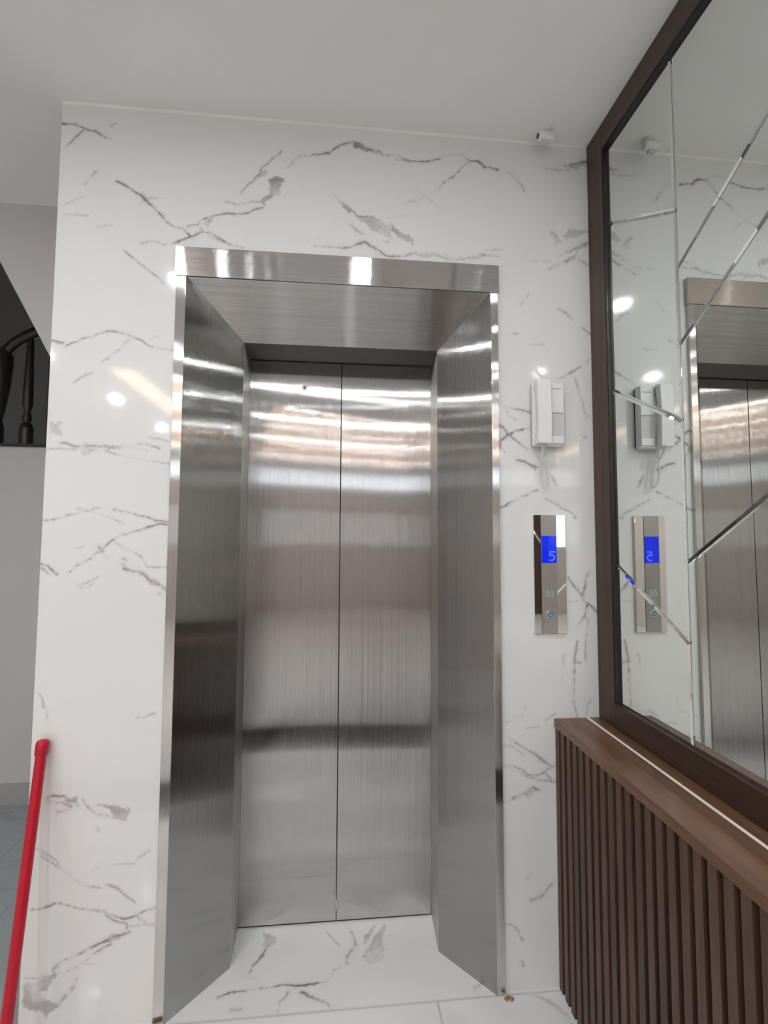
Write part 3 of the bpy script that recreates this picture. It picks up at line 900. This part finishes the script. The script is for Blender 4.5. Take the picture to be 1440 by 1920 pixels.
# ------------------------------------------------------------------ slatted dado
wd = empty('slatted_dado', (XS, YE / 2, 0), 'waist-high dado of vertical walnut slats under the mirror, topped by a flat ledge', 'wall panel')
MB().box(XS + 0.016, XM + .005, YE, -0.0015, 0, 0.809).build('backing_board', M_FRAME, wd)
b = MB()
y = -0.0045
while y > YE + 0.03:
    b.box(XS, XS + 0.0155, y - 0.0225, y, 0.0, 0.809)
    y -= 0.0372
b.build('slats', M_SLAT, wd)
MB().box(XS - 0.003, XM + .005, YE, -0.0015, 0.8095, ZS).build('ledge', M_LEDGE, wd, bevel=0.002)
MB().box(0.828, 0.836, YE, -0.002, ZS, ZS + 0.0012).build('white_sealant_strip', M_SEAL, wd)

# ------------------------------------------------------------------ wall telephone
ph = empty('intercom_telephone', (0.70, 0, 1.84), 'white wall telephone with a slim handset hanging above the lift call plate', 'intercom')
MB().box(0.655, 0.751, -0.008, -0.0005, 1.739, 1.947).build('back_plate', M_BLACK, ph, bevel=0.002)
MB().box(0.652, 0.754, -0.034, -0.008, 1.734, 1.951).build('base', M_WHITE, ph, bevel=0.006, seg=4)
# right-hand face: raised block with a sunken field
b = MB()
b.box(0.7035, 0.7525, -0.041, -0.034, 1.742, 1.768)
b.box(0.7035, 0.7525, -0.041, -0.034, 1.846, 1.947)
b.box(0.7035, 0.7065, -0.041, -0.034, 1.768, 1.846)
b.box(0.7495, 0.7525, -0.041, -0.034, 1.768, 1.846)
b.build('face_plate', M_WHITE, ph, bevel=0.0018, seg=3)
MB().box(0.7065, 0.7495, -0.0365, -0.034, 1.768, 1.846).build('sunken_field', M_WHITE2, ph)
MB().box(0.712, 0.744, -0.0415, -0.041, 1.925, 1.9275).build('speaker_slit', M_GREY, ph)
# handset: profile in the y-z plane
hs = []
N = 28
z0, z1 = 1.737, 1.951
for i in range(N + 1):
    t = i / N
    z = z0 + (z1 - z0) * t
    hs.append((-0.0655 - 0.004 * math.sin(PI * t), z))
for i in range(N, -1, -1):
    t = i / N
    z = z0 + (z1 - z0) * t
    g = 0.014 * max(0.0, math.sin(PI * min(1, max(0, (t - 0.14) / 0.72)))) ** 0.6
    hs.append((-0.038 - g, z))
MB().prism([(0.6525, a, z) for a, z in hs], (0.0465, 0, 0)).build('handset', M_WHITE, ph, bevel=0.003, seg=3)
MB().box(0.6545, 0.697, -0.0379, -0.034, 1.742, 1.77).build('lower_cradle', M_GREY, ph)
MB().box(0.6545, 0.697, -0.0379, -0.034, 1.918, 1.944).build('upper_cradle', M_GREY, ph)
# coiled cord
def catmull(P, n=24):
    P = [Vector(p) for p in P]
    P = [P[0] * 2 - P[1]] + P + [P[-1] * 2 - P[-2]]
    out = []
    for i in range(1, len(P) - 2):
        for k in range(n):
            t = k / n
            a, b2, c, d = P[i - 1], P[i], P[i + 1], P[i + 2]
            out.append(0.5 * ((2 * b2) + (c - a) * t + (2 * a - 5 * b2 + 4 * c - d) * t * t + (3 * b2 - a - 3 * c + d) * t ** 3))
    out.append(P[-2])
    return out
path = catmull([(0.675, -0.05, 1.739), (0.677, -0.040, 1.715), (0.681, -0.026, 1.693), (0.6765, -0.018, 1.660), (0.681, -0.017, 1.625),
                (0.698, -0.017, 1.603), (0.7075, -0.017, 1.622), (0.700, -0.018, 1.655), (0.691, -0.024, 1.690), (0.688, -0.028, 1.715), (0.689, -0.024, 1.737)], 20)
coil = []
arc = 0
for i in range(len(path) - 1):
    a, b2 = path[i], path[i + 1]
    t = (b2 - a).normalized()
    u = Vector((0, 1, 0))
    u = (u - t * u.dot(t)).normalized()
    w = t.cross(u)
    for k in range(5):
        f = k / 5
        s = arc + (b2 - a).length * f
        an = s / 0.0045 * 2 * PI
        coil.append(a.lerp(b2, f) + (u * math.cos(an) + w * math.sin(an)) * 0.0032)
    arc += (b2 - a).length
MB().tube(coil, 0.0013, 6).build('coiled_cord', M_WHITE, ph, smooth=True)

# ------------------------------------------------------------------ lift call plate
cp = empty('lift_call_plate', (0.711, 0, 1.31), 'tall narrow steel lift call plate with blue floor display and one round button', 'control panel')
PZ0, PZ1, PX0, PX1 = 1.112, 1.505, 0.6555, 0.7655
MB().box(PX0, PX1, -0.010, -0.0005, PZ0, PZ1).build('plate', M_POLISH, cp, bevel=0.0008)
MB().box(0.6795, 0.7335, -0.0115, -0.010, PZ0 + .001, PZ1 - .001).build('brushed_centre', ST_PLATE, cp)
dsp = MB().box(0.6815, 0.7330, -0.0125, -0.0115, 1.3445, 1.4345).build('display', M_LCD, cp)
def stroke(b, pts, w, y):
    for p, q in zip(pts, pts[1:]):
        e = Vector((q[0] - p[0], 0, q[1] - p[1]))
        n = Vector((-e.z, 0, e.x)).normalized() * w / 2
        t = e.normalized() * w / 2
        P, Q = Vector((p[0], y, p[1])) - t, Vector((q[0], y, q[1])) + t
        b.prism([P + n, Q + n, Q - n, P - n], (0, -0.0004, 0))
b = MB()
x0, z0 = 0.708, 1.352
seg5 = [(x0 + .017, z0 + .030), (x0 + .002, z0 + .030), (x0 + .0005, z0 + .018), (x0 + .009, z0 + .020), (x0 + .0155, z0 + .015),
        (x0 + .0165, z0 + .008), (x0 + .010, z0 + .001), (x0 + .001, z0 + .002)]
stroke(b, seg5, 0.0036, -0.0125)
dg = b.build('floor_number', M_GLYPH, dsp)
# engraved emblem and the round button
b = MB()
ex, ez = 0.7063, 1.243
stroke(b, [(ex - .014, ez - .009), (ex - .007, ez + .012), (ex, ez - .003), (ex + .008, ez + .012), (ex + .014, ez - .009), (ex - .014, ez - .009)], 0.0018, -0.0115)
stroke(b, [(ex - .006, ez - .006), (ex, ez + .002), (ex + .006, ez - .006)], 0.0014, -0.0115)
b.build('emblem', M_ENGR, cp)
bt = MB().lathe([(0.0125, 0.0), (0.0125, -0.0030), (0.0115, -0.0040), (0.0095, -0.0040), (0.0095, -0.002)], (0.7065, -0.0115, 1.175), 'Y', 40).build('call_button', M_POLISH, cp, smooth=True)
MB().lathe([(0.0092, -0.002), (0.0092, -0.0036), (0.0062, -0.0040)], (0.7065, -0.0115, 1.175), 'Y', 40).build('button_ring', M_TEAL, bt, smooth=True)
MB().prism([(0.7030, -0.0155, 1.1722), (0.7100, -0.0155, 1.1722), (0.7065, -0.0155, 1.1786)], (0, -0.0006, 0)).build('up_arrow', M_ENGR, bt)

# ------------------------------------------------------------------ small camera at the ceiling
cc = empty('security_camera', (0.70, -0.05, H), 'small white security camera fixed to the ceiling corner beside the mirror frame', 'security camera')
MB().lathe([(0.021, 0.0), (0.021, -0.006), (0.017, -0.009)], (0.700, -0.052, H), 'Z', 28).build('ceiling_base', M_WHITE, cc, smooth=True)
MB().tube([(0.700, -0.052, H - .006), (0.700, -0.053, H - .016)], 0.007, 14).build('bracket', M_WHITE, cc, smooth=True)
bo = MB().lathe([(0.010, -0.029), (0.0155, -0.027), (0.0165, -0.022), (0.0165, 0.020), (0.0150, 0.024), (0.006, 0.025)], (0.700, -0.058, H - 0.028), 'X', 28).build('camera_body', M_WHITE, cc, smooth=True)
MB().lathe([(0.0085, -0.0315), (0.0085, -0.0285)], (0.700, -0.058, H - 0.028), 'X', 20).build('lens', M_BLACK, bo, smooth=True)
MB().box(0.684, 0.710, -0.064, -0.046, H - 0.052, H - 0.0445).build('sensor_foot', M_WHITE2, cc, bevel=0.003, seg=3)

# ------------------------------------------------------------------ red pole leaning on the wall
top = Vector((-0.8515, -0.0175, 0.823))
foot = Vector((-0.8270, -0.1802, 0.0))
ax = (top - foot).normalized()
pl = empty('red_pole', foot, 'slim red plastic-covered pole leaning against the left end of the marble wall', 'pole')
MB().tube([foot + ax * 0.02, foot + ax * 0.3, foot + ax * 0.55, top - ax * 0.02], [0.0143, 0.0143, 0.0142, 0.0138], 24).build('shaft', M_RED, pl, smooth=True)
MB().tube([top - ax * 0.036, top - ax * 0.034, top - ax * 0.006, top + ax * 0.002, top + ax * 0.006], [0.0155, 0.0170, 0.0170, 0.0150, 0.008], 24).build('end_cap', M_RED, pl, smooth=True)
MB().tube([foot + ax * 0.004, foot + ax * 0.024], [0.0152, 0.0152], 24).build('foot_cap', M_BLACK, pl, smooth=True)

# ------------------------------------------------------------------ mortar crumbs at the feet of the surround
for (x, y, n, lab) in ((0.551, -0.026, 3, 'tan mortar crumb on the floor at the foot of the right steel jamb'),
                       (-0.502, -0.030, 5, 'tan mortar crumb on the floor at the foot of the left steel jamb')):
    rr = random.Random(n)
    bm = bmesh.new()
    for k in range(n):
        mt = Matrix.Translation((x + (k - n / 2) * 0.0075 + rr.uniform(-.002, .002), y + rr.uniform(-.005, .005), 0.003)) @ Matrix.Diagonal((1.2, 0.9, 0.8, 1))
        r = bmesh.ops.create_icosphere(bm, subdivisions=2, radius=0.0062, matrix=mt)
        for v in r['verts']:
            v.co += Vector((rr.uniform(-1, 1), rr.uniform(-1, 1), rr.uniform(-1, 1))) * 0.0012
            v.co.z = max(v.co.z, 0.0002)
    me = bpy.data.meshes.new('mortar_crumb')
    bm.to_mesh(me); bm.free()
    me.materials.append(M_RUBBLE)
    o = bpy.data.objects.new('mortar_crumb', me)
    COL.objects.link(o)
    tag(o, lab, 'debris', 'mortar crumbs')

# ------------------------------------------------------------------ balustrade on the dark landing
bl = empty('stair_balustrade', (-1.8, 1.30, 1.945), 'dark turned wooden stair balustrade with curved handrail on the landing at far left', 'railing')
YR = 1.30
rail = catmull([(-2.30, YR, 2.33), (-2.08, YR, 2.40), (-1.94, YR, 2.475), (-1.86, YR, 2.555), (-1.74, YR, 2.625), (-1.55, YR, 2.69), (-1.30, YR, 2.78)], 10)
MB().tube(rail, 0.031, 12).build('handrail', M_BALU, bl, smooth=True)
def baluster(x, ztop, k=1.0):
    z0 = 1.945
    h = ztop - z0
    pr = [(0.034, 0), (0.034, 0.10), (0.028, 0.125), (0.018, 0.135), (0.024, 0.155), (0.021, 0.18), (0.015, 0.20),
          (0.026, 0.24), (0.025, 0.33), (0.020, h * 0.75), (0.017, h)]
    MB().lathe([(r * k, z0 + z) for r, z in pr], (x, YR, 0), 'Z', 18).build('baluster', M_BALU, bl, smooth=True)
baluster(-1.790, 2.57)
baluster(-2.20, 2.34)
nw = [(0.03, 1.945), (0.03, 2.05), (0.02, 2.09), (0.032, 2.16), (0.05, 2.30), (0.058, 2.46), (0.05, 2.50)]
MB().lathe(nw, (-1.945, YR, 0), 'Z', 20).build('newel', M_BALU, bl, smooth=True)
MB().box(-1.70, -1.645, 1.32, 1.37, 1.945, 2.75).build('post', M_POST, bl, bevel=0.003)

# ------------------------------------------------------------------ ceiling lamps of the hall (seen as reflections)
rows = [-1.03, -2.15, -3.3, -4.5, -5.9]
colx = [(0.12, 'right'), (-0.87, 'middle'), (-2.25, 'left')]
ordn = ['nearest the lift wall', 'second from the lift wall', 'third from the lift wall', 'fourth from the lift wall', 'fifth from the lift wall', 'farthest from the lift wall']
proto = None
for i, yy in enumerate(rows):
    for xx, side in colx:
        lab = 'round recessed ceiling downlight, %s row, %s' % (side, ordn[i])
        if proto is None:
            r0 = empty('downlight', (xx, yy, H), lab, 'ceiling light', 'ceiling downlights')
            c1 = MB().lathe([(0.045, 0.0), (0.056, 0.0), (0.056, -0.004), (0.047, -0.006), (0.045, 0.0)], (0, 0, 0), 'Z', 32, cap=False).build('ring', M_LAMPRING, smooth=True)
            c2 = MB().lathe([(0.044, -0.0005), (0.044, -0.003)], (0, 0, 0), 'Z', 32).build('diffuser', M_LAMP)
            c1.parent = r0
            c2.parent = r0
            proto = (r0, c1, c2)
        else:
            r = proto[0].copy()
            COL.objects.link(r)
            r['label'] = lab
            for c in proto[1:]:
                k = c.copy()
                COL.objects.link(k)
                k.parent = r
            r.location = (xx, yy, H)
cv = empty('cove_light', (-1.8, -4.0, H), 'long warm-coloured light strip running along the hall ceiling behind the camera', 'ceiling light')
MB().box(-1.915, -1.685, -5.9, -2.4, H - 0.012, H - 0.0005).build('channel', M_LAMPRING, cv)
MB().box(-1.90, -1.70, -5.88, -2.42, H - 0.016, H - 0.012).build('diffuser', M_COVE, cv)
